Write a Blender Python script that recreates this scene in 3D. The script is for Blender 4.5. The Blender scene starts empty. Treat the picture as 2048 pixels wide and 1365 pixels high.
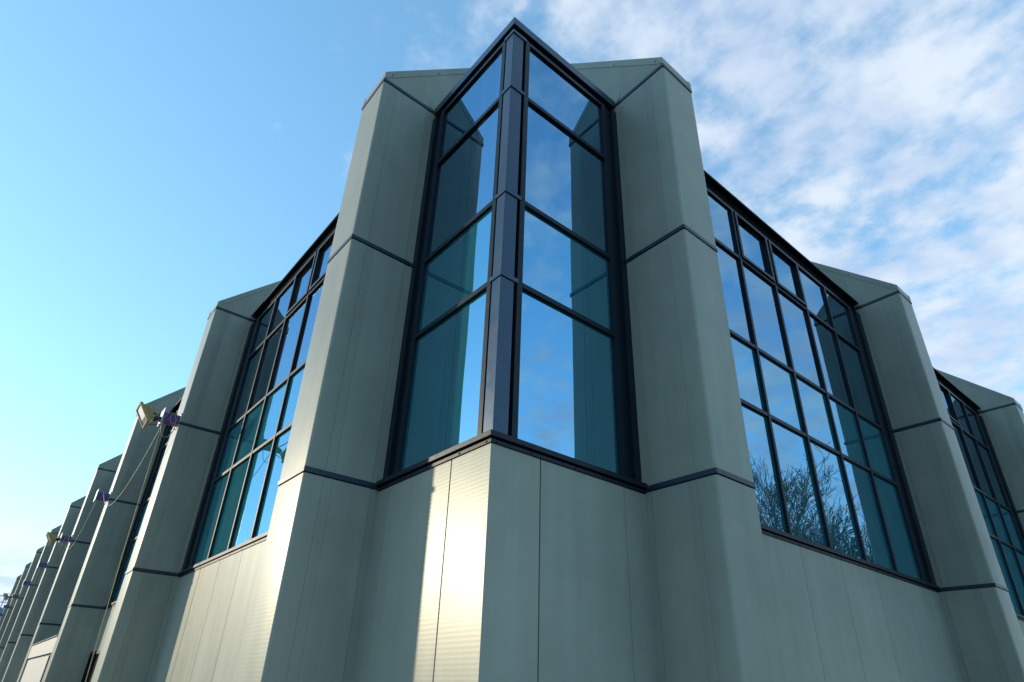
import bpy, bmesh, math, random
from mathutils import Vector, Matrix

# ------------------------------------------------------------------ camera, sky, sun, exposure
scene = bpy.context.scene
COL = scene.collection
Z0 = 4.0265                       # height of the survey datum above the ground
cam_d = bpy.data.cameras.new('camera'); cam = bpy.data.objects.new('camera', cam_d); COL.objects.link(cam)
yaw, pit, rol = -0.89197, 0.49569, 0.03746
fw = Vector((math.sin(yaw)*math.cos(pit), math.cos(yaw)*math.cos(pit), math.sin(pit)))
rt = Vector((math.cos(yaw), -math.sin(yaw), 0)); up = rt.cross(fw)
r2 = rt*math.cos(rol) + up*math.sin(rol); u2 = -rt*math.sin(rol) + up*math.cos(rol)
m = Matrix((r2, u2, -fw)).transposed().to_4x4()
m.translation = Vector((2.92626, -2.20391, -2.42653 + Z0))
cam.matrix_world = m
cam_d.sensor_fit = 'HORIZONTAL'; cam_d.sensor_width = 36.0
cam_d.lens = 1220.59/2048*36.0
cam_d.shift_x = -1.84/2048; cam_d.shift_y = 62.4/2048
cam_d.clip_start = 0.05; cam_d.clip_end = 3000
scene.camera = cam

SUN_AZ, SUN_EL = math.radians(-126.8), math.radians(11.0)     # azimuth clockwise from +Y
sun_dir = Vector((math.sin(SUN_AZ)*math.cos(SUN_EL), math.cos(SUN_AZ)*math.cos(SUN_EL), math.sin(SUN_EL)))
world = bpy.data.worlds.new('World'); scene.world = world; world.use_nodes = True
wn, wl = world.node_tree.nodes, world.node_tree.links
wn.clear()
def W(t, **k):
    n = wn.new(t)
    for a, b in k.items(): setattr(n, a, b)
    return n
def wmath(op, a, b=None, clamp=False):
    n = W('ShaderNodeMath', operation=op, use_clamp=clamp)
    for i, v in enumerate((a, b)):
        if v is None: continue
        if isinstance(v, (int, float)): n.inputs[i].default_value = v
        else: wl.new(v, n.inputs[i])
    return n.outputs[0]
def wrange(v, a, b, c=0.0, d=1.0):
    n = W('ShaderNodeMapRange', interpolation_type='SMOOTHSTEP')
    wl.new(v, n.inputs[0])
    for i, q in enumerate((a, b, c, d)): n.inputs[i+1].default_value = q
    return n.outputs[0]
def wnoise(vec, scale, detail, rough, off=(0,0,0), dist=0.0):
    mp = W('ShaderNodeMapping'); wl.new(vec, mp.inputs[0]); mp.inputs[1].default_value = off
    n = W('ShaderNodeTexNoise'); wl.new(mp.outputs[0], n.inputs['Vector'])
    n.inputs['Scale'].default_value = scale; n.inputs['Detail'].default_value = detail
    n.inputs['Roughness'].default_value = rough; n.inputs['Distortion'].default_value = dist
    return n.outputs[0]
out = W('ShaderNodeOutputWorld'); bg = W('ShaderNodeBackground')
sky = W('ShaderNodeTexSky', sky_type='NISHITA', sun_disc=False, sun_elevation=SUN_EL, sun_rotation=SUN_AZ)
sky.air_density = 1.0; sky.dust_density = 0.15; sky.ozone_density = 2.5
tc = W('ShaderNodeTexCoord'); sep = W('ShaderNodeSeparateXYZ'); wl.new(tc.outputs['Generated'], sep.inputs[0])
dx, dy, dz = sep.outputs
h = wmath('ADD', wmath('MAXIMUM', dz, 0.0), 0.10)
comb = W('ShaderNodeCombineXYZ'); wl.new(wmath('DIVIDE', dx, h), comb.inputs[0]); wl.new(wmath('DIVIDE', dy, h), comb.inputs[1])
uv = comb.outputs[0]
puff = wnoise(uv, 11.0, 6.0, 0.55, (3.1, 1.7, 0.4), 0.0)       # altocumulus puffs
bank = wnoise(uv, 1.3, 4.0, 0.55, (7.4, 2.2, 0.0), 0.2)       # where the cloud field lies
hl = wmath('MAXIMUM', wmath('SQRT', wmath('ADD', wmath('MULTIPLY', dx, dx), wmath('MULTIPLY', dy, dy))), 0.001)
caz = wmath('DIVIDE', wmath('ADD', wmath('MULTIPLY', dx, math.sin(math.radians(0))), wmath('MULTIPLY', dy, math.cos(math.radians(0)))), hl)
side = wrange(caz, 0.12, 1.0)                                # the cloud sheet drifts in from the north
dens = wmath('ADD', wmath('MULTIPLY', puff, 1.35), wmath('ADD', wmath('MULTIPLY', side, 0.64), wmath('MULTIPLY', bank, 0.52)))
cl = wrange(dens, 1.19, 1.76)
# low bank of white cloud by the horizon
low = wnoise(tc.outputs['Generated'], 3.2, 5.0, 0.55, (1.3, 0.2, 0.0), 0.2)
lowc = wmath('MULTIPLY', wrange(dz, 0.165, 0.12), wrange(low, 0.36, 0.50))
cl = wmath('MAXIMUM', cl, wmath('MULTIPLY', lowc, 0.95), True)
fade = wmath('MULTIPLY', cl, 0.92)
gm = W('ShaderNodeGamma'); wl.new(sky.outputs[0], gm.inputs[0]); gm.inputs[1].default_value = 0.68      # the photograph's softer highlight roll-off
hs = W('ShaderNodeHueSaturation'); wl.new(gm.outputs[0], hs.inputs['Color'])
hs.inputs['Saturation'].default_value = 1.22; hs.inputs['Value'].default_value = 1.66
tint = W('ShaderNodeMixRGB', blend_type='MULTIPLY'); tint.inputs[0].default_value = 1.0
wl.new(hs.outputs[0], tint.inputs[1]); tint.inputs[2].default_value = (1.0, 1.15, 1.14, 1)   # cool white balance of the photograph
mix = W('ShaderNodeMixRGB'); wl.new(fade, mix.inputs[0]); wl.new(tint.outputs[0], mix.inputs[1])
shade = W('ShaderNodeMixRGB'); wl.new(wrange(wnoise(uv, 4.5, 4.0, 0.55, (1.9, 8.2, 2.0)), 0.36, 0.64), shade.inputs[0])
shade.inputs[1].default_value = (2.00, 2.42, 3.10, 1); shade.inputs[2].default_value = (2.75, 3.05, 3.40, 1)
wl.new(shade.outputs[0], mix.inputs[2])
wl.new(mix.outputs[0], bg.inputs[0]); bg.inputs[1].default_value = 0.15
wl.new(bg.outputs[0], out.inputs[0])

sl = bpy.data.lights.new('sun', 'SUN'); sun = bpy.data.objects.new('sun', sl); COL.objects.link(sun)
sl.energy = 2.0; sl.angle = math.radians(1.5); sl.color = (1.0, 0.85, 0.63)
sun.rotation_euler = (-sun_dir).to_track_quat('-Z', 'Y').to_euler()
sun.location = (-20, -20, 20)
scene.view_settings.view_transform = 'Standard'; scene.view_settings.look = 'None'
scene.view_settings.gamma = 1.0; scene.view_settings.exposure = 1.0
scene.view_settings.use_curve_mapping = False
scene.cycles.caustics_reflective = False; scene.cycles.caustics_refractive = False
scene.cycles.max_bounces = 10; scene.cycles.transparent_max_bounces = 12
scene.cycles.sample_clamp_indirect = 6.0

# ------------------------------------------------------------------ materials
MATS = {}
def new_mat(name):
    mt = bpy.data.materials.new(name); mt.use_nodes = True
    nt = mt.node_tree; nt.nodes.clear(); MATS[name] = mt
    o = nt.nodes.new('ShaderNodeOutputMaterial')
    return mt, nt, o
def N(nt, t, **k):
    n = nt.nodes.new(t)
    for a, b in k.items(): setattr(n, a, b)
    return n
def pos_noise(nt, scale, detail=4, rough=0.55, stretch=(1, 1, 1), dist=0.0):
    g = N(nt, 'ShaderNodeNewGeometry'); mp = N(nt, 'ShaderNodeMapping'); nt.links.new(g.outputs['Position'], mp.inputs[0])
    mp.inputs[3].default_value = stretch
    n = N(nt, 'ShaderNodeTexNoise'); nt.links.new(mp.outputs[0], n.inputs['Vector'])
    n.inputs['Scale'].default_value = scale; n.inputs['Detail'].default_value = detail
    n.inputs['Roughness'].default_value = rough; n.inputs['Distortion'].default_value = dist
    return n.outputs[0]
def rng(nt, v, a, b, c, d):
    n = N(nt, 'ShaderNodeMapRange'); nt.links.new(v, n.inputs[0])
    for i, q in enumerate((a, b, c, d)): n.inputs[i+1].default_value = q
    return n.outputs[0]
def simple(name, col, rough=0.5, metal=0.0, var=0.12, nscale=6.0, stretch=(1, 1, 1), bump=0.0, bscale=60.0, spec=0.5):
    mt, nt, o = new_mat(name)
    p = N(nt, 'ShaderNodeBsdfPrincipled'); nt.links.new(p.outputs[0], o.inputs[0])
    p.inputs['Metallic'].default_value = metal; p.inputs['Specular IOR Level'].default_value = spec
    ns = pos_noise(nt, nscale, 5, 0.6, stretch)
    mx = N(nt, 'ShaderNodeMixRGB')
    nt.links.new(rng(nt, ns, 0.3, 0.7, 0, 1), mx.inputs[0])
    mx.inputs[1].default_value = tuple(c*(1-var) for c in col) + (1,)
    mx.inputs[2].default_value = tuple(min(1, c*(1+var)) for c in col) + (1,)
    nt.links.new(mx.outputs[0], p.inputs['Base Color'])
    nt.links.new(rng(nt, pos_noise(nt, nscale*2.3, 3), 0.3, 0.7, rough*0.85, min(1, rough*1.15)), p.inputs['Roughness'])
    if bump:
        b = N(nt, 'ShaderNodeBump'); b.inputs['Strength'].default_value = bump; b.inputs['Distance'].default_value = 0.01
        nt.links.new(pos_noise(nt, bscale, 3), b.inputs['Height']); nt.links.new(b.outputs[0], p.inputs['Normal'])
    return mt

def panel_mat(name, col):
    """coated steel: grey-green metallic paint, faint rain streaks, fine horizontal embossing"""
    mt, nt, o = new_mat(name)
    p = N(nt, 'ShaderNodeBsdfPrincipled'); nt.links.new(p.outputs[0], o.inputs[0])
    streak = pos_noise(nt, 7.0, 5, 0.62, (1, 1, 0.05))
    cloud = pos_noise(nt, 1.6, 4, 0.6)
    spots = pos_noise(nt, 9.0, 6, 0.72, (1, 1, 0.40))
    m1 = N(nt, 'ShaderNodeMixRGB'); nt.links.new(rng(nt, streak, 0.35, 0.72, 0, 1), m1.inputs[0])
    m1.inputs[1].default_value = tuple(c*0.93 for c in col) + (1,); m1.inputs[2].default_value = tuple(c*1.04 for c in col) + (1,)
    m2 = N(nt, 'ShaderNodeMixRGB', blend_type='MULTIPLY'); m2.inputs[0].default_value = 1.0
    nt.links.new(m1.outputs[0], m2.inputs[1])
    cr = N(nt, 'ShaderNodeCombineXYZ'); v = rng(nt, cloud, 0.3, 0.7, 0.90, 1.06)
    for i in range(3): nt.links.new(v, cr.inputs[i])
    nt.links.new(cr.outputs[0], m2.inputs[2])
    m3 = N(nt, 'ShaderNodeMixRGB'); nt.links.new(rng(nt, spots, 0.745, 0.79, 0.0, 0.40), m3.inputs[0])   # scuffs
    nt.links.new(m2.outputs[0], m3.inputs[1]); m3.inputs[2].default_value = (0.10, 0.11, 0.10, 1)
    oi = N(nt, 'ShaderNodeObjectInfo'); hsv = N(nt, 'ShaderNodeHueSaturation')
    nt.links.new(rng(nt, oi.outputs['Random'], 0, 1, 0.94, 1.06), hsv.inputs['Value']); nt.links.new(m3.outputs[0], hsv.inputs['Color'])
    nt.links.new(hsv.outputs[0], p.inputs['Base Color'])
    p.inputs['Metallic'].default_value = 0.04
    p.inputs['Specular IOR Level'].default_value = 0.12
    nt.links.new(rng(nt, streak, 0.3, 0.7, 0.32, 0.36), p.inputs['Roughness'])
    # embossing: horizontal ribs about 28 mm apart, broken up along their length, over a fine stipple
    g = N(nt, 'ShaderNodeNewGeometry'); mp = N(nt, 'ShaderNodeMapping'); nt.links.new(g.outputs['Position'], mp.inputs[0])
    wv = N(nt, 'ShaderNodeTexWave', wave_type='BANDS', bands_direction='Z', wave_profile='SIN')
    nt.links.new(mp.outputs[0], wv.inputs['Vector'])
    wv.inputs['Scale'].default_value = 11.0; wv.inputs['Distortion'].default_value = 0.35; wv.inputs['Detail'].default_value = 1.0
    st = pos_noise(nt, 150.0, 2, 0.5, (1, 1, 1.6))
    ad = N(nt, 'ShaderNodeMath', operation='MULTIPLY_ADD'); nt.links.new(st, ad.inputs[0]); ad.inputs[1].default_value = 3.4
    nt.links.new(wv.outputs['Fac'], ad.inputs[2])
    b = N(nt, 'ShaderNodeBump'); b.inputs['Strength'].default_value = 0.055; b.inputs['Distance'].default_value = 0.002
    nt.links.new(ad.outputs[0], b.inputs['Height'])
    dent = pos_noise(nt, 1.3, 2, 0.5, (1, 1, 0.5))
    b2 = N(nt, 'ShaderNodeBump'); b2.inputs['Strength'].default_value = 0.12; b2.inputs['Distance'].default_value = 0.03
    nt.links.new(dent, b2.inputs['Height']); nt.links.new(b.outputs[0], b2.inputs['Normal'])
    nt.links.new(b2.outputs[0], p.inputs['Normal'])
    return mt

def glass_mat(name, body, spandrel):
    """solar-control glass: strong mirror reflection over a dark teal body"""
    mt, nt, o = new_mat(name)
    oi = N(nt, 'ShaderNodeObjectInfo'); g = N(nt, 'ShaderNodeNewGeometry')
    ad = N(nt, 'ShaderNodeVectorMath', operation='ADD'); nt.links.new(g.outputs['Position'], ad.inputs[0])
    sc = N(nt, 'ShaderNodeMath', operation='MULTIPLY'); nt.links.new(oi.outputs['Random'], sc.inputs[0]); sc.inputs[1].default_value = 40.0
    nt.links.new(sc.outputs[0], ad.inputs[1])
    mp = N(nt, 'ShaderNodeMapping'); nt.links.new(ad.outputs[0], mp.inputs[0]); mp.inputs[3].default_value = (1, 1, 0.7)
    n = N(nt, 'ShaderNodeTexNoise'); nt.links.new(mp.outputs[0], n.inputs['Vector'])
    n.inputs['Scale'].default_value = 1.6; n.inputs['Detail'].default_value = 1.5; n.inputs['Roughness'].default_value = 0.4
    b = N(nt, 'ShaderNodeBump'); b.inputs['Strength'].default_value = 0.06; b.inputs['Distance'].default_value = 0.03
    nt.links.new(n.outputs[0], b.inputs['Height'])
    wnz = N(nt, 'ShaderNodeTexWhiteNoise', noise_dimensions='1D'); nt.links.new(sc.outputs[0], wnz.inputs['W'])
    tl = N(nt, 'ShaderNodeVectorMath', operation='SUBTRACT'); nt.links.new(wnz.outputs['Color'], tl.inputs[0]); tl.inputs[1].default_value = (.5, .5, .5)
    ts = N(nt, 'ShaderNodeVectorMath', operation='SCALE'); nt.links.new(tl.outputs[0], ts.inputs[0]); ts.inputs['Scale'].default_value = 0.010
    tn = N(nt, 'ShaderNodeVectorMath', operation='ADD'); nt.links.new(b.outputs[0], tn.inputs[0]); nt.links.new(ts.outputs[0], tn.inputs[1])
    b = N(nt, 'ShaderNodeVectorMath', operation='NORMALIZE'); nt.links.new(tn.outputs[0], b.inputs[0])
    fr = N(nt, 'ShaderNodeFresnel'); fr.inputs[0].default_value = 7.5
    nt.links.new(b.outputs[0], fr.inputs['Normal'])
    gl = N(nt, 'ShaderNodeBsdfGlossy'); gl.inputs['Color'].default_value = (0.37, 0.71, 1.0, 1); gl.inputs['Roughness'].default_value = 0.0
    nt.links.new(b.outputs[0], gl.inputs['Normal'])
    if spandrel:
        a = N(nt, 'ShaderNodeBsdfDiffuse'); a.inputs['Color'].default_value = body + (1,)
        a = a.outputs[0]
    else:
        t = N(nt, 'ShaderNodeBsdfTransparent'); t.inputs['Color'].default_value = body + (1,)
        a = t.outputs[0]
    # thin film of dust on the outside, heavier along streaks
    d = N(nt, 'ShaderNodeBsdfDiffuse'); d.inputs['Color'].default_value = (0.45, 0.47, 0.46, 1)
    dm = N(nt, 'ShaderNodeMixShader')
    nt.links.new(rng(nt, pos_noise(nt, 5.0, 6, 0.65, (1, 1, 0.12)), 0.42, 0.8, 0.006, 0.05), dm.inputs[0])
    mx = N(nt, 'ShaderNodeMixShader'); nt.links.new(fr.outputs[0], mx.inputs[0]); nt.links.new(a, mx.inputs[1]); nt.links.new(gl.outputs[0], mx.inputs[2])
    nt.links.new(mx.outputs[0], dm.inputs[1]); nt.links.new(d.outputs[0], dm.inputs[2])
    nt.links.new(dm.outputs[0], o.inputs[0])
    return mt

panel_mat('panel', (0.335, 0.338, 0.270))
simple('frame', (0.007, 0.014, 0.022), 0.42, 0.0, 0.15, 9.0, bump=0.02, spec=0.22)
simple('band', (0.011, 0.018, 0.032), 0.40, 0.0, 0.12, 9.0)
simple('fascia', (0.042, 0.068, 0.100), 0.33, 0.5, 0.06, 4.0, (1, 1, .2))
simple('recess', (0.004, 0.005, 0.006), 0.9, spec=0.05)  # near-black; under the eaves its colour stands in for shade
simple('core', (0.020, 0.024, 0.023), 0.8)
glass_mat('spandrel', (0.003, 0.112, 0.128), True)
glass_mat('vision', (0.34, 0.50, 0.50), False)
simple('roofing', (0.22, 0.25, 0.23), 0.5, 0.3)
simple('interior', (0.22, 0.23, 0.23), 0.9)
simple('curtain', (0.50, 0.62, 0.58), 0.9, var=0.05)
simple('purple', (0.145, 0.045, 0.24), 0.42, var=0.10)
simple('white_paint', (0.72, 0.73, 0.76), 0.40, var=0.05)
simple('yellow', (0.50, 0.33, 0.10), 0.42, var=0.15, nscale=20)
simple('lens', (0.92, 0.92, 0.90), 0.16, 0.9, var=0.02)
simple('lens_dark', (0.10, 0.12, 0.15), 0.2)
simple('black_plastic', (0.015, 0.016, 0.018), 0.45)
simple('steel', (0.45, 0.46, 0.47), 0.35, 0.9)
simple('cable_yellow', (0.62, 0.44, 0.12), 0.5)
simple('cable_cream', (0.46, 0.40, 0.25), 0.55)
simple('asphalt', (0.055, 0.056, 0.058), 0.9, var=0.25, nscale=1.2, bump=0.4, bscale=45)
simple('paving', (0.28, 0.27, 0.25), 0.85, var=0.15, nscale=2.0, bump=0.2)
simple('bark', (0.030, 0.026, 0.022), 0.9, var=0.3, nscale=8, bump=0.5, bscale=25)
simple('porch_paint', (0.27, 0.28, 0.27), 0.55, var=0.05, nscale=3)
simple('far_wall', (0.16, 0.24, 0.38), 0.6, var=0.1)
simple('far_dark', (0.03, 0.045, 0.08), 0.4)
simple('grass', (0.05, 0.085, 0.03), 0.95, var=0.3, nscale=3, bump=0.4)

# ------------------------------------------------------------------ building helpers
S1 = {'L': 1.479, 'R': 1.5266}; DEP = {'L': 0.6285, 'R': 0.642}; WID = {'L': 0.515, 'R': 0.495}
PITCH = 6.0
ZB1, ZB2, ZB3 = 3.601+Z0, 1.363+Z0, -0.9066+Z0
def mp(side, s, u, z):            # s along the facade away from the corner, u outwards, z up
    return (-s, -u, z) if side == 'L' else (u, s, z)
class MB:
    def __init__(self): self.v, self.f = [], []
    def box(self, a, b):
        x0, y0, z0 = (min(p, q) for p, q in zip(a, b)); x1, y1, z1 = (max(p, q) for p, q in zip(a, b))
        n = len(self.v)
        self.v += [(x0,y0,z0),(x1,y0,z0),(x1,y1,z0),(x0,y1,z0),(x0,y0,z1),(x1,y0,z1),(x1,y1,z1),(x0,y1,z1)]
        self.f += [tuple(n+i for i in q) for q in ((0,3,2,1),(4,5,6,7),(0,1,5,4),(1,2,6,5),(2,3,7,6),(3,0,4,7))]
        return self
    def sbox(self, side, s0, s1, u0, u1, z0, z1): return self.box(mp(side, s0, u0, z0), mp(side, s1, u1, z1))
    def prism(self, base, top):   # two matching loops of 3-D points
        n, k = len(self.v), len(base)
        self.v += list(base) + list(top)
        self.f += [tuple(range(n, n+k)), tuple(range(n+2*k-1, n+k-1, -1))]
        self.f += [(n+i, n+k+i, n+k+(i+1) % k, n+(i+1) % k) for i in range(k)]
        return self
    def tube(self, pts, rad, sides=6, cap=True):
        pts = [Vector(p) for p in pts]; n0 = len(self.v); prev = None
        rs = rad if isinstance(rad, (list, tuple)) else [rad]*len(pts)
        for i, p in enumerate(pts):
            t = (pts[min(i+1, len(pts)-1)] - pts[max(i-1, 0)]).normalized()
            a = prev - t*prev.dot(t) if prev is not None else t.orthogonal()
            if a.length < 1e-6: a = t.orthogonal()
            a.normalize(); prev = a; b = t.cross(a)
            for k in range(sides):
                w = 2*math.pi*k/sides
                self.v.append(tuple(p + (a*math.cos(w) + b*math.sin(w))*rs[i]))
        for i in range(len(pts)-1):
            for k in range(sides):
                q = n0+i*sides; self.f.append((q+k, q+(k+1) % sides, q+sides+(k+1) % sides, q+sides+k))
        if cap:
            self.f.append(tuple(n0+k for k in range(sides-1, -1, -1)))
            self.f.append(tuple(n0+(len(pts)-1)*sides+k for k in range(sides)))
        return self
    def mesh(self, name, mat, fix=False, bevel=0.0, smooth=False):
        me = bpy.data.meshes.new(name); me.from_pydata(self.v, [], self.f)
        if fix or bevel:
            bm = bmesh.new(); bm.from_mesh(me)
            bmesh.ops.recalc_face_normals(bm, faces=bm.faces)
            if bevel: bmesh.ops.bevel(bm, geom=list(bm.edges), offset=bevel, segments=1, affect='EDGES', clamp_overlap=True)
            bm.to_mesh(me); bm.free()
        if smooth:
            for p in me.polygons: p.use_smooth = True
        me.materials.append(MATS[mat]); me.update()
        return me
def put(name, me, parent=None, loc=(0, 0, 0), label=None, cat=None, group=None, kind=None):
    o = bpy.data.objects.new(name, me); COL.objects.link(o); o.location = loc
    if parent: o.parent = parent
    if label: o['label'] = label
    if cat: o['category'] = cat
    if group: o['group'] = group
    if kind: o['kind'] = kind
    return o
CACHE = {}
def cached(key, fn):
    if key not in CACHE: CACHE[key] = fn()
    return CACHE[key]

# ------------------------------------------------------------------ ground
put('ground', MB().box((-1500, -1500, -0.5), (1500, 1500, 0)).mesh('ground', 'asphalt'), kind='structure')
pv = MB()
pv.box((-52, -2.6, 0.0), (1.9, 0.0, 0.12)); pv.box((0.0, 0.0, 0.0), (1.9, 30, 0.12))
put('pavement', pv.mesh('pavement', 'paving'), kind='structure')
put('lawn', MB().box((9.0, 8.0, 0.0), (70, 80, 0.05)).mesh('lawn', 'grass'), kind='structure')

# ------------------------------------------------------------------ the building
bld = put('corner_building', None, label='grey-green metal-clad building with projecting fins and a glazed corner', cat='building')

# fins -------------------------------------------------------------------------------
def fin_meshes(side):
    d, w = DEP[side], WID[side]
    M = {}
    tiers = [(0.0, ZB3-0.050), (ZB3, ZB2-0.050), (ZB2, ZB1-0.050)]
    M['core'] = MB().sbox(side, 0.005, w-0.010, -0.25, d-0.010, 0.0, ZB1-0.01).mesh('fin', 'core')
    r = 0.022
    for i, (a, b) in enumerate(tiers):
        prof = [(0.4685, 0.0)] + [(d-r+r*math.sin(q), r-r*math.cos(q)) for q in [math.pi/2*k/5 for k in range(6)]] + [(d, w), (0.4685, w)]
        mb = MB().prism([mp(side, v, u, a) for u, v in prof], [mp(side, v, u, b) for u, v in prof])
        me = mb.mesh('corner_panel', 'panel', fix=True)
        bm = bmesh.new(); bm.from_mesh(me)
        for f in bm.faces: f.smooth = True
        for e in bm.edges:
            if len(e.link_faces) == 2 and e.calc_face_angle(0) > 0.6: e.smooth = False
        bm.to_mesh(me); bm.free()
        M['corner_panel', i] = me
        jb = MB().sbox(side, 0.0012, w-0.004, 0.3895, 0.4665, a, b)
        jb.sbox(side, 0.0002, w-0.002, 0.423, 0.438, a+0.002, b-0.002)
        M['joint_strip', i] = jb.mesh('joint_strip', 'panel')
        M['side_panel', i] = MB().sbox(side, 0.0, w, 0.0645, 0.388, a, b).mesh('side_panel', 'panel', bevel=0.002)
        M['edge_trim', i] = MB().sbox(side, 0.003, w-0.003, -0.16, 0.0625, a, b).mesh('edge_trim', 'panel', bevel=0.0015)
    for i, zb in enumerate((ZB3, ZB2, ZB1)):
        mb = MB().sbox(side, -0.008, w+0.008, 0.004, d+0.008, zb-0.043, zb)
        M['band', i] = mb.mesh('band', 'band', bevel=0.003)
    E = -2.4
    top = lambda u: ZB1+0.10+(d-u)
    prof = [(d-0.003, ZB1+0.001), (d-0.003, ZB1+0.09), (E, top(E)-0.01), (E, top(E)-0.9), (-0.25, ZB1-0.02), (-0.25, ZB1+0.001)]
    M['cap_panel'] = MB().prism([mp(side, 0, u, z) for u, z in prof], [mp(side, w, u, z) for u, z in prof]).mesh('cap_panel', 'panel', fix=True)
    us = d-0.093
    fl = [(d+0.002, ZB1+0.002), (d+0.002, ZB1+0.10), (E-0.02, top(E-0.02)), (E-0.02, top(E-0.02)-0.11), (us, top(us)-0.11)]
    M['cap_flashing'] = MB().prism([mp(side, -0.005, u, z) for u, z in fl], [mp(side, w+0.005, u, z) for u, z in fl]).mesh('cap_flashing', 'panel', fix=True)
    M['shadow_line'] = None
    tab = MB().prism([mp(side, -0.006, u, z) for u, z in ((0.0, ZB1+0.01), (0.0, ZB1+0.10), (0.045, ZB1+0.15), (0.045, ZB1+0.03))],
                     [mp(side, 0.004, u, z) for u, z in ((0.0, ZB1+0.01), (0.0, ZB1+0.10), (0.045, ZB1+0.15), (0.045, ZB1+0.03))])
    M['flashing_tab'] = tab.mesh('flashing_tab', 'panel', fix=True)
    M['cap_clip'] = MB().sbox(side, w-0.05, w+0.008, d-0.02, d+0.006, ZB1+0.002, ZB1+0.112).mesh('cap_clip', 'panel', bevel=0.003)
    for k, (u, z) in enumerate(((us+0.01, top(us)-0.075), (us-0.55, top(us-0.55)-0.085))):
        M['rivet', k] = MB().sbox(side, -0.009, 0.0, u-0.007, u+0.007, z-0.007, z+0.007).mesh('rivet', 'core')
    return M
FM = {s: fin_meshes(s) for s in 'LR'}
NF = {'L': 9, 'R': 4}
for side in 'LR':
    for i in range(NF[side]):
        s = S1[side] + PITCH*i; M = FM[side]
        fin = put('fin', M['core'], bld, mp(side, s, 0, 0))
        for k in range(3):
            for nm in ('corner_panel', 'joint_strip', 'side_panel', 'edge_trim', 'band'): put(nm, M[nm, k], fin)
        for nm in ('cap_panel', 'cap_flashing', 'flashing_tab', 'cap_clip'): put(nm, M[nm], fin)
        for k in range(2): put('rivet', M['rivet', k], fin)

# lower walls ------------------------------------------------------------------------
ZW = -0.966+Z0
JOINT = 0.006
def wall(side, s0, s1, seams, opening=None):
    bk = put('lower_wall', MB().sbox(side, s0, s1, -0.25, -0.016, 0.0, ZW).mesh('lower_wall', 'core'), bld)
    ed = [s0] + seams + [s1]
    for a, b in zip(ed, ed[1:]):
        z0 = 0.0
        if opening and b > opening[0]+0.01 and a < opening[1]-0.01: z0 = opening[2]
        mb = MB().sbox(side, a+JOINT/2, b-JOINT/2, -0.03, 0.0, z0+0.002, ZW)
        put('wall_panel', mb.mesh('wall_panel', 'panel', bevel=0.002), bk)
    return bk
# corner: one folded panel wraps the corner, then a flat panel and a narrow trim on each side
cw = put('lower_wall', MB().box((-1.479, 0.016, 0), (-0.016, 0.25, ZW)).box((-0.25, 0.25, 0), (-0.016, 1.5266, ZW)).mesh('lower_wall', 'core'), bld)
pf = [(-0.437, 0.0), (0.0, 0.0), (0.0, 0.424), (-0.03, 0.424), (-0.03, 0.03), (-0.437, 0.03)]
put('wall_panel', MB().prism([p+(0.002,) for p in pf], [p+(ZW,) for p in pf]).mesh('wall_panel', 'panel', fix=True, bevel=0.002), cw)
for side, a, b, c in (('L', 0.4465, 1.287, 1.479), ('R', 0.4335, 1.2815, 1.5266)):
    put('wall_panel', MB().sbox(side, a, b-0.005, -0.03, 0, 0.002, ZW).mesh('wall_panel', 'panel', bevel=0.002), cw)
    put('wall_panel', MB().sbox(side, b, c+0.02, -0.03, -0.002, 0.002, ZW).mesh('wall_panel', 'panel', bevel=0.001), cw)
DOOR = (12.2, 13.479, -1.79+Z0)
for side in 'LR':
    for i in range(1, NF[side]):
        S = S1[side]+PITCH*i; a = S-PITCH+WID[side]
        seams = [S-q for q in (5.31, 4.465, 3.62, 2.775, 1.93, 1.085, 0.24)]
        seams = [q for q in seams if a+0.05 < q < S-0.05]
        if side == 'L' and i == 2:
            seams = [q for q in seams if q < 12.0] + [12.2, 13.25]
        wall(side, a, S, seams, DOOR if (side == 'L' and i == 2) else None)

# eaves and roof ---------------------------------------------------------------------
R0 = -0.03                                           # corner glazing stands 30 mm behind the wall face
ev = MB()
zt, zf = 3.645+Z0, 3.540+Z0
ev.box((-S1['L'], -R0, zf), (R0, 0.35, zt)); ev.box((-0.35, 0.35, zf), (R0, S1['R'], zt))
eave = put('eave', ev.mesh('eave', 'fascia', bevel=0.003), bld)
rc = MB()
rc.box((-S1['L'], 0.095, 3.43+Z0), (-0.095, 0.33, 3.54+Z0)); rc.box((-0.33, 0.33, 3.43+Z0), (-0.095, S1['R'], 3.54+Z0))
put('painted_shadow_gap', rc.mesh('painted_shadow_gap', 'recess'), eave)  # gap below the fascia, its shade painted in as near-black
for p0, p1 in (((-0.31, 0.06, zt), (-0.25, 0.12, zt+0.07)), ((-0.12, 0.24, zt), (-0.06, 0.30, zt+0.06)),
               ((-1.40, 0.055, zt), (-1.33, 0.14, zt+0.045)), ((-0.14, 1.40, zt), (-0.055, 1.46, zt+0.045))):
    put('clip', MB().box(p0, p1).mesh('clip', 'frame', bevel=0.004), eave)
def bay_eave(side):
    a, b = -PITCH+WID[side], 0.0
    me = MB().sbox(side, a, b, -0.32, 0.030, 3.652+Z0, 3.682+Z0)
    m2 = MB().sbox(side, a, b, -0.30, -0.045, 3.452+Z0, 3.650+Z0)  # head panel coloured near-black to stand in for the soffit's shadow
    return me.mesh('eave', 'frame', bevel=0.003), m2.mesh('painted_shadow_gap', 'recess')
for side in 'LR':
    for i in range(1, NF[side]):
        S = S1[side]+PITCH*i
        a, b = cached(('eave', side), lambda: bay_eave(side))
        e = put('eave', a, bld, mp(side, S, 0, 0)); put('painted_shadow_gap', b, e)
rf = MB()
zr = 3.66+Z0; RUN = 3.0
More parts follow.
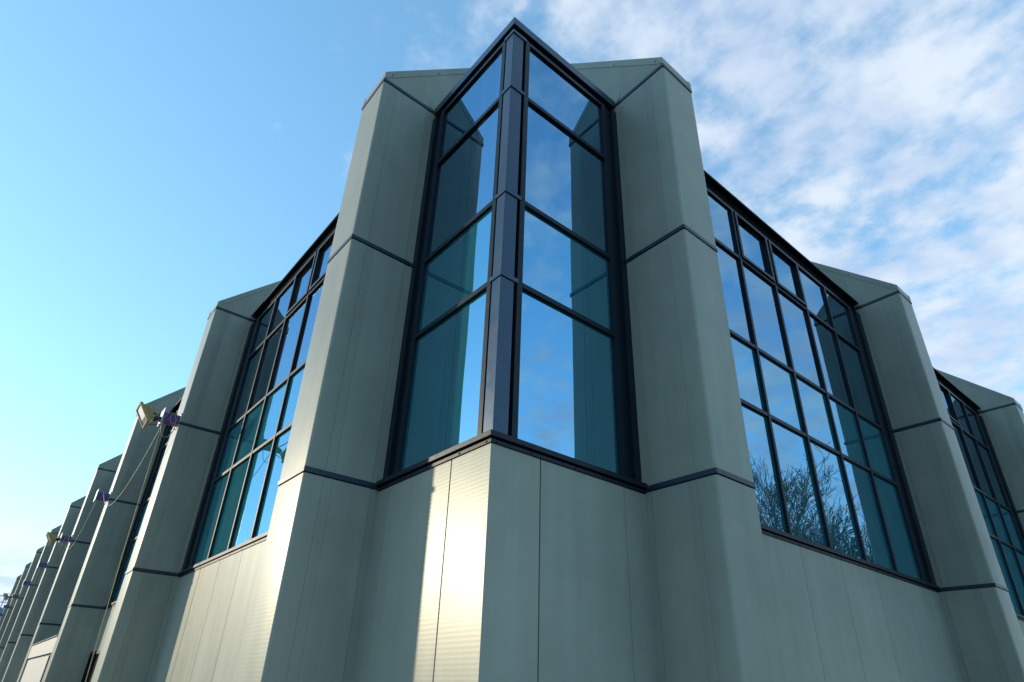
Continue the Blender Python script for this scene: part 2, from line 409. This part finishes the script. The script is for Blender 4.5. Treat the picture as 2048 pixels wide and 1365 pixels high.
XE, YE = -(S1['L']+48+WID['L']), S1['R']+18+WID['R']
# 45-degree slopes meeting at a hip, a flat deck behind
rf.v += [(XE, 0.30, zr), (-0.30, 0.30, zr), (-0.30, YE, zr), (XE, RUN+.3, zr+RUN), (-RUN-.3, RUN+.3, zr+RUN), (-RUN-.3, YE, zr+RUN), (XE, YE, zr+RUN), (XE, YE, zr)]
rf.f += [(0, 1, 4, 3), (1, 2, 5, 4), (3, 4, 5, 6), (0, 3, 6, 7), (7, 6, 5, 2)]
put('roof', rf.mesh('roof', 'roofing', fix=True), bld)
inn = MB()
inn.box((XE+0.1, 0.30, 3.0+Z0-4.0), (-0.30, YE-0.2, 3.06)) ; inn.box((XE+0.1, 4.2, 3.06), (-4.4, 4.4, zr+1.5)); inn.box((-4.4, 4.2, 3.06), (-4.2, YE-0.2, zr+1.5))
put('interior_wall', inn.mesh('interior_wall', 'interior'), bld)
put('end_wall', MB().box((XE, 0.02, 0), (XE+0.15, YE, zr)).box((XE+.2, YE-0.2, 0), (-0.05, YE-0.05, zr)).mesh('end_wall', 'panel'), bld)

# windows ----------------------------------------------------------------------------
T1, T2, T3 = 2.600+Z0, 1.283+Z0, 0.427+Z0
HEAD, SILL = 3.405+Z0, -0.885+Z0
GU = -0.060
def rows(): return [(SILL, T3, 'spandrel'), (T3, T2, 'spandrel'), (T2, T1, 'vision'), (T1, HEAD, 'vision')]
def window(side, S, edges, jamb, uo, far, vents=()):
    """edges: distances t back from the fin face; first = jamb side, last = far side. Meshes are local to the fin face."""
    k = ('win', side, len(edges), round(edges[-1], 3))
    org = mp(side, S, 0, 0)
    X = lambda t: -t
    e0, e1 = edges[0], edges[-1]
    def fr():
        mb = MB()
        j1, j2 = jamb
        mb.sbox(side, X(j1), X(0.0), -0.22, uo+0.006, SILL-0.02, HEAD+0.045)
        mb.sbox(side, X(j2), X(j1), -0.22, uo-0.028, SILL-0.02, HEAD+0.045)
        mb.sbox(side, X(j2+0.022), X(j2), -0.22, uo-0.052, SILL-0.02, HEAD+0.045)
        mb.sbox(side, X(e0), X(j2+0.022), -0.22, uo-0.008, SILL-0.02, HEAD+0.045)
        mb.sbox(side, X(e1+far), X(e1), -0.22, uo-0.008, SILL-0.02, HEAD+0.045)
        mb.sbox(side, X(e1), X(e0), -0.22, uo-0.010, HEAD, HEAD+0.045)
        mb.sbox(side, X(e1), X(e0), -0.22, uo-0.010, SILL-0.02, SILL+0.020)
        return mb.mesh('window', 'frame')
    w = put('window', cached(k+('f',), fr), bld, org)
    for j, t in enumerate(edges[1:-1]):
        put('mullion', cached(k+('m', j), lambda: MB().sbox(side, X(t+0.022), X(t-0.022), -0.16, uo-0.002, SILL+0.02, HEAD).mesh('mullion', 'frame', bevel=0.002)), w)
    for j, z in enumerate((T1, T2, T3)):
        put('transom', cached(k+('t', j), lambda: MB().sbox(side, X(e1), X(e0), -0.15, uo-0.007, z-0.024, z+0.024).mesh('transom', 'frame', bevel=0.002)), w)
    for c, (ta, tb) in enumerate(zip(edges, edges[1:])):
        for r, (za, zb, mat) in enumerate(rows()):
            put('pane', cached(k+('p', c, r), lambda: MB().sbox(side, X(tb)+0.004, X(ta)-0.004, uo+GU-0.012+0.03, uo+GU+0.03-0.004, za+0.004, zb-0.004).mesh('pane', mat)), w)
            if r == 3 and c in vents:
                def vf():
                    mb = MB(); a, b, lo, hi, q = X(tb)+0.030, X(ta)-0.030, za+0.028, zb-0.004, 0.042
                    mb.sbox(side, a, b, -0.05, uo+0.014, lo, lo+q); mb.sbox(side, a, b, -0.05, uo+0.014, hi-q, hi)
                    mb.sbox(side, a, a+q, -0.05, uo+0.014, lo+q, hi-q); mb.sbox(side, b-q, b, -0.05, uo+0.014, lo+q, hi-q)
                    return mb.mesh('vent_frame', 'frame')
                put('vent_frame', cached(k+('v', c), vf), w)
    return w
OFF = {'L': 0.045, 'R': 0.0}
for side in 'LR':
    for i in range(1, NF[side]):
        o = OFF[side]
        ed = [0.42+o, 1.225+o, 2.065+o, 2.905+o, 3.745+o, 4.585+o, 5.425]
        window(side, S1[side]+PITCH*i, ed, (0.15, 0.29), 0.0, PITCH-WID[side]-5.425, vents=(2, 3))
wl_ = window('L', S1['L'], [0.215, S1['L']-0.215], (0.075, 0.135), R0, 0.048)
wr_ = window('R', S1['R'], [0.225, S1['R']-0.250], (0.075, 0.145), R0, 0.052)

# corner post ------------------------------------------------------------------------
slot = MB().box((-0.175, 0.085, SILL-0.02), (-0.085, 0.21, HEAD+0.06))
post = put('corner_post', slot.mesh('corner_post', 'recess'), bld)
tiers = [(SILL+0.02, T3-0.02), (T3+0.02, T2-0.02), (T2+0.02, T1-0.02), (T1+0.02, HEAD-0.02)]
for a, b in tiers:
    put('post_cladding', MB().box((-0.142, -R0+0.002, a), (R0-0.002, 0.162, b)).mesh('post_cladding', 'fascia', bevel=0.003), post)
for z in (SILL+0.002, T3, T2, T1, HEAD+0.005):
    put('post_band', MB().box((-0.1665, -R0-0.008, z-0.021), (R0+0.008, 0.1975, z+0.021)).mesh('post_band', 'fascia', bevel=0.002), post)

# sills ------------------------------------------------------------------------------
def sill_mesh(side, s0, s1):
    mb = MB().sbox(side, s0, s1, -0.2, 0.030, SILL-0.042, SILL-0.004)
    mb.sbox(side, s0, s1, -0.2, 0.010, SILL-0.079, SILL-0.052)
    mb.sbox(side, s0, s1, -0.2, -0.012, SILL-0.053, SILL-0.040)
    n = max(2, int((s1-s0)/0.42)); 
    for q in range(n):
        s = s0+0.12+(s1-s0-0.24)*q/(n-1)
        mb.sbox(side, s-0.005, s+0.005, 0.01, 0.0145, SILL-0.071, SILL-0.061)
    return mb.mesh('sill', 'frame')
c_s = MB()
for (u, za, zb) in ((0.030, SILL-0.042, SILL-0.004), (0.010, SILL-0.079, SILL-0.052), (-0.012, SILL-0.052, SILL-0.042)):
    c_s.box((-S1['L'], -u, za), (u, 0.12, zb)); c_s.box((-0.12, 0.12, za), (u, S1['R'], zb))
for s in (0.04, 0.34, 0.75, 1.12): 
    for side in 'LR': c_s.sbox(side, s-0.006, s+0.006, 0.01, 0.016, SILL-0.072, SILL-0.060)
put('sill', c_s.mesh('sill', 'frame', bevel=0.0015), bld)
for side in 'LR':
    for i in range(1, NF[side]):
        put('sill', cached(('sill', side), lambda: sill_mesh(side, -PITCH+WID[side], 0.0)), bld, mp(side, S1[side]+PITCH*i, 0, 0))

# doorway and porch on the long side ---------------------------------------------------
dr = put('door', MB().sbox('L', 12.24, 13.44, -0.07, -0.012, 0.12, DOOR[2]-0.06).mesh('door', 'recess'), bld)
df = MB().sbox('L', 12.2, 13.479, -0.1, 0.012, DOOR[2]-0.06, DOOR[2]).sbox('L', 12.2, 12.24, -0.1, 0.012, 0.1, DOOR[2]-0.06).sbox('L', 13.44, 13.478, -0.1, 0.012, 0.1, DOOR[2]-0.06)
put('door_frame', df.mesh('door_frame', 'frame'), dr)
px0, px1 = 13.996, 19.476; zp = -1.495+Z0; yu = 0.615
po = put('porch', MB().sbox('L', px0, px1, 0.0, yu-0.12, 0.12, zp-0.33).mesh('porch', 'recess'), bld)
hd = [(0.0, zp+0.16), (yu, zp), (yu, zp-0.325), (0.0, zp-0.325)]
put('porch_header', MB().prism([mp('L', px0, u, z) for u, z in hd], [mp('L', px1, u, z) for u, z in hd]).mesh('porch_header', 'porch_paint', fix=True), po)
rfp = [(0.0, zp+0.175), (yu+0.03, zp+0.012), (yu+0.03, zp-0.01), (0.0, zp+0.150)]
put('porch_roof', MB().prism([mp('L', px0, u, z) for u, z in rfp], [mp('L', px1, u, z) for u, z in rfp]).mesh('porch_roof', 'fascia', fix=True), po)
put('porch_panel', MB().sbox('L', 14.80, px1, 0.3, yu-0.03, 0.12, zp-0.365).mesh('porch_panel', 'porch_paint'), po)
put('porch_frame', MB().sbox('L', px0, px0+0.05, 0.3, yu-0.01, 0.12, zp-0.33).sbox('L', px0+0.05, px1, 0.3, yu-0.05, zp-0.365, zp-0.33).mesh('porch_frame', 'frame'), po)

# ------------------------------------------------------------------ curtains behind the upper corner panes
def curtain(name, x0, x1, tx0, tx1, y, z0, z1, label):
    nx, nz = 40, 12; mb = MB(); 
    for k in (0, 1):
        for j in range(nz+1):
            f = j/nz
            a, b = x0+(tx0-x0)*f, x1+(tx1-x1)*f
            for i in range(nx+1):
                g = i/nx
                mb.v.append((a+(b-a)*g, y+0.018*math.sin(g*38)+0.006*k, z0+(z1-z0)*f))
    S = (nx+1)*(nz+1)
    for j in range(nz):
        for i in range(nx):
            q = j*(nx+1)+i
            mb.f.append((q, q+1, q+nx+2, q+nx+1)); mb.f.append((S+q, S+q+nx+1, S+q+nx+2, S+q+1))
    put(name, mb.mesh(name, 'curtain', smooth=True), None, label=label, cat='curtain')
curtain('curtain', -1.32, -0.66, -1.25, -0.7, 0.26, T2+0.03, T2+0.95, 'pale curtain behind the second pane from the top at the glazed corner')
curtain('curtain', -6.75, -6.15, -6.55, -6.45, 0.26, T2+0.03, T2+0.92, 'pale gathered curtain behind the upper panes left of the corner fin')

# ------------------------------------------------------------------ brackets, floodlights, cables
ORD = ['', 'second', 'third', 'fourth', 'fifth', 'sixth', 'seventh', 'eighth', 'ninth']
def bracket_meshes():
    d = DEP['L']
    # hollow rectangular arm, end plate, clamp plate
    arm = MB().sbox('L', 0.015, 0.185, d, d+0.252, ZB2-0.050, ZB2+0.098).mesh('arm', 'purple', bevel=0.008)
    plate = MB().sbox('L', -0.035, 0.235, d+0.252, d+0.266, ZB2-0.105, ZB2+0.16).mesh('end_plate', 'white_paint', bevel=0.003)
    base = MB().sbox('L', 0.012, 0.235, d+0.0, d+0.010, ZB2-0.085, ZB2+0.15).mesh('base_plate', 'white_paint', bevel=0.003)
    bolt = MB()
    for a in (0.03, 0.205):
        for z in (ZB2-0.066, ZB2+0.13): bolt.sbox('L', a-0.008, a+0.008, d+0.01, d+0.022, z-0.008, z+0.008)
    return arm, plate, base, bolt.mesh('bolt', 'steel')
BR = bracket_meshes()
for i in range(1, 9):
    r = put('bracket', None, None, mp('L', S1['L']+PITCH*i, 0, 0), 'purple box bracket bolted to the %s fin from the corner on the left side' % ORD[i], 'bracket', 'brackets on the left-hand fins')
    for nm, me in zip(('arm', 'end_plate', 'base_plate', 'bolt'), BR): put(nm, me, r)
def flood_meshes():
    # local frame: lens looks along -Z, long side along X
    body = MB().prism([(-.13,-.105,0), (.13,-.105,0), (.13,.105,0), (-.13,.105,0)], [(-.085,-.065,.10), (.085,-.065,.10), (.085,.065,.10), (-.085,.065,.10)]).mesh('housing', 'yellow', fix=True, bevel=0.008)
    rim = MB().box((-.14,-.115,-.022), (.14,-.093,.012)).box((-.14,.093,-.022), (.14,.115,.012)).box((-.14,-.093,-.022), (-.118,.093,.012)).box((.118,-.093,-.022), (.14,.093,.012)).mesh('rim', 'yellow', bevel=0.003)
    lens = MB().box((-.118,-.093,-.012), (.050,.093,-.004)).mesh('lens', 'lens')
    lens2 = MB().box((.050,-.093,-.013), (.118,.093,-.004)).mesh('lens_end', 'lens_dark')
    return body, rim, lens, lens2
FL = flood_meshes()
FLAB = {1: 'large yellow floodlight hanging nearest the corner on the left side',
        3: 'yellow floodlight on the fourth fin, middle one of the three',
        6: 'small far yellow floodlight at the lower left edge'}
def frame_to(z_axis, x_hint):
    z = z_axis.normalized(); x = (x_hint - z*x_hint.dot(z)).normalized(); y = z.cross(x)
    return Matrix((x, y, z)).transposed()
for i in (1, 3, 6):
    base = Vector(mp('L', S1['L']+PITCH*i+0.02, DEP['L'], 0))
    r = put('floodlight', None, None, base, FLAB[i], 'floodlight', 'floodlights on the left-hand brackets')
    c = Vector((0.02, -0.525, ZB2-0.055))                                 # lamp head centre, outwards of the bracket
    rot = frame_to(-Vector((0.08, -0.85, -0.50)), Vector((0.15, 0.75, -0.72)))
    for nm, me in zip(('housing', 'rim', 'lens', 'lens_end'), FL):
        o = put(nm, me, r); o.matrix_local = Matrix.Translation(c) @ rot.to_4x4() @ Matrix.Scale(1.2, 4)
    back = c + rot @ Vector((0.0, 0.0, 0.10))
    tip = Vector((-0.06, -0.268, ZB2-0.02))
    yk = MB()
    for sx in (-1, 1):
        a = c + rot @ Vector((sx*0.172, 0, 0.03)); b = c + rot @ Vector((sx*0.14, 0, 0.17))
        yk.tube([a, b, tip], 0.010, 6)
    put('yoke', yk.mesh('yoke', 'yellow', smooth=True), r)
    jb = MB().tube([tip+Vector((0, 0.002, 0)), tip+Vector((0, -0.055, -0.01)), tip+Vector((0, -0.11, -0.025))], [0.045, 0.052, 0.036], 12)
    put('swivel', jb.mesh('swivel', 'black_plastic'), r)
    lp = [tip+Vector((0.03, -0.10, -0.03)), tip+Vector((0.03, -0.18, -0.17)), tip+Vector((0.03, -0.10, -0.14)), tip+Vector((0.03, 0.0, -0.09))]
    put('guard_wire', MB().tube(lp, 0.006, 5).mesh('guard_wire', 'black_plastic'), r)

def cat(a, b, sag, n=28):
    a, b = Vector(a), Vector(b)
    return [a.lerp(b, k/n) + Vector((0, 0, -sag*4*(k/n)*(1-k/n))) for k in range(n+1)]
def loop(c, ry, rz, n=20, x1=0.05):
    c = Vector(c)
    return [c + Vector((x1*k/n, ry*math.sin(2*math.pi*k/n), -rz+rz*math.cos(2*math.pi*k/n))) for k in range(n+1)]
def P(i, dv, du, dz): return Vector(mp('L', S1['L']+PITCH*i+dv, DEP['L']+du, ZB2+dz))
CR = 0.0055
mb = MB()
drop = [P(1, 0.0, 0.225, -0.06), P(1, 0.0, 0.226, -0.3), P(1, 0.0, 0.215, -1.0), P(1, 0.0, 0.19, -2.0), P(1, 0.0, 0.15, -3.2), P(1, -0.02, 0.12, -4.2), P(1, -0.03, 0.10, -5.26)]
mb.tube(drop, CR, 6)
put('cable', mb.mesh('cable', 'cable_yellow', smooth=True), None, label='long yellow cable hanging down from the nearest floodlight', cat='cable')
mb = MB()
for q, (dy, rz) in enumerate(((0.10, 0.085), (0.19, 0.21))):
    mb.tube([P(1, -0.005-0.012*q, 0.10+0.05*q+dy*0.5*math.sin(2*math.pi*k/20), 0.10-rz+rz*math.cos(2*math.pi*k/20)) for k in range(21)], CR, 6)
mb.tube([P(1, -0.014, 0.19+0.012*k, 0.104) for k in range(2)], CR, 6)
put('cable', mb.mesh('cable', 'cable_cream', smooth=True), None, label='coil of cable looped over the bracket nearest the corner', cat='cable')
def span(i, j, sag, mat, label, du=0.15):
    a, b = P(i, -0.02, 0.225, -0.06), P(j, -0.02, du, 0.104)
    pts = cat(a, b, sag)
    pts += [P(j, -0.02, du, 0.104), P(j, -0.028, du+0.01, -0.05)]
    put('cable', MB().tube(pts, CR, 6).mesh('cable', mat, smooth=True), None, label=label, cat='cable')
span(1, 2, 0.75, 'cable_cream', 'slack cable strung between the second and third fins')
span(2, 3, 0.7, 'cable_cream', 'slack cable strung between the third and fourth fins', 0.08)
for i, lab in ((3, 'loop of cable over the fourth fin bracket'), (4, 'loop of cable hanging from the fifth fin bracket'), (5, 'loop of cable hanging from the sixth fin bracket'), (6, 'cables hanging from the seventh fin bracket by the far floodlight'), (7, 'loop of cable hanging from the eighth fin bracket')):
    mb = MB()
    rz = 0.45 if i in (4, 5, 7) else 0.27
    mb.tube([P(i, -0.006, 0.13+0.055*math.sin(2*math.pi*k/20), 0.104-rz+rz*math.cos(2*math.pi*k/20)) for k in range(21)], CR, 6)
    if i in (3, 6): mb.tube([P(i, -0.016, 0.20+0.05*math.sin(2*math.pi*k/20), 0.104-0.17+0.17*math.cos(2*math.pi*k/20)) for k in range(21)], CR, 6)
    put('cable', mb.mesh('cable', 'cable_cream', smooth=True), None, label=lab, cat='cable', group='cable loops on the far brackets')

# ------------------------------------------------------------------ bare trees across the yard (seen mirrored in the right-hand glass)
def bare_tree(x, y, height, seed, label):
    rnd = random.Random(seed)
    root = put('bare_tree', None, None, (x, y, 0.05), label, 'tree', 'bare trees mirrored in the glass')
    tk, br = MB(), MB()
    cnt = [0]
    def grow(mb, p, d, length, rad, depth):
        n = 5 if depth < 2 else 3
        pts, rs = [p.copy()], [rad]
        q = p.copy(); dd = d.copy()
        for k in range(n):
            w_ = 0.08 if depth < 2 else 0.14
            dd = (dd + Vector((rnd.gauss(0, w_), rnd.gauss(0, w_), rnd.gauss(0.05, w_*0.7)))).normalized()
            q = q + dd*(length/n); pts.append(q.copy()); rs.append(max(0.0095, rad*(1-0.5*(k+1)/n)))
        mb.tube(pts, rs, 7 if depth < 2 else (4 if depth < 4 else 3), cap=False)
        cnt[0] += 1
        if depth >= 6: return
        kids = (5, 4, 4, 3, 2, 2)[depth]
        for c in range(kids):
            f = (c+0.6)/kids*0.72+0.28 if depth else 0.35+0.65*(c+0.5)/kids
            idx = min(n-1, int(f*n)); pp = pts[idx].lerp(pts[idx+1], f*n-idx)
            ax = dd.orthogonal(); ax.rotate(Matrix.Rotation(rnd.uniform(0, 6.283), 3, dd))
            spread = rnd.uniform(0.20, 0.44) if depth < 3 else rnd.uniform(0.30, 0.75)
            nd = (dd*math.cos(spread) + ax*math.sin(spread) + Vector((0, 0, 0.20))).normalized()
            grow(br, pp, nd, length*rnd.uniform(0.46, 0.70), rs[idx]*rnd.uniform(0.46, 0.62), depth+1)
        grow(br, pts[-1], dd, length*0.66, rs[-1]*0.9, depth+1)
    grow(tk, Vector((0, 0, 0)), Vector((0.02, 0.01, 1)).normalized(), height*0.30, height*0.020, 0)
    f = height/max(v[2] for v in br.v)
    for q in (tk, br): q.v = [(v[0]*f, v[1]*f, v[2]*f) for v in q.v]
    put('trunk', tk.mesh('trunk', 'bark', smooth=True), root)
    put('crown', br.mesh('crown', 'bark', smooth=True), root)
VC = Vector((-2.926, -2.204, 0))
for k, (az, D, hh, sd, lab) in enumerate((
        (27.6, 36, 16.4, 3, 'tallest bare tree mirrored beside the corner fin in the right-hand glass'),
        (24.9, 38, 13.6, 8, 'bare tree mirrored in the second lower pane of the right-hand glass'),
        (22.6, 40, 12.8, 5, 'bare tree mirrored in the third lower pane of the right-hand glass'),
        (26.2, 47, 13.8, 11, 'thin bare tree mirrored behind the others in the right-hand glass'))):
    a = math.radians(az)
    bare_tree(VC.x+D*math.sin(a), VC.y+D*math.cos(a), hh, sd, lab)

# ------------------------------------------------------------------ far building beyond the end of the fins
fb = put('distant_building', None, None, (-92, -6, 0), 'distant blue-grey block with a roof railing at the lower left edge', 'building')
put('wall', MB().box((-8, -14, 0), (8, 9, 8.6)).mesh('wall', 'far_wall'), fb)
for k in range(9):
    put('window', MB().box((8.0, -13+2.4*k, 6.0), (8.06, -11.4+2.4*k, 7.4)).mesh('window', 'far_dark'), fb)
rl = MB()
for k in range(24): rl.box((7.8, -14+k, 8.6), (7.9, -13.92+k, 9.75))
for z in (9.1, 9.7): rl.box((7.8, -14, z), (7.9, 9, z+0.07))
put('roof_railing', rl.mesh('roof_railing', 'far_wall'), fb)
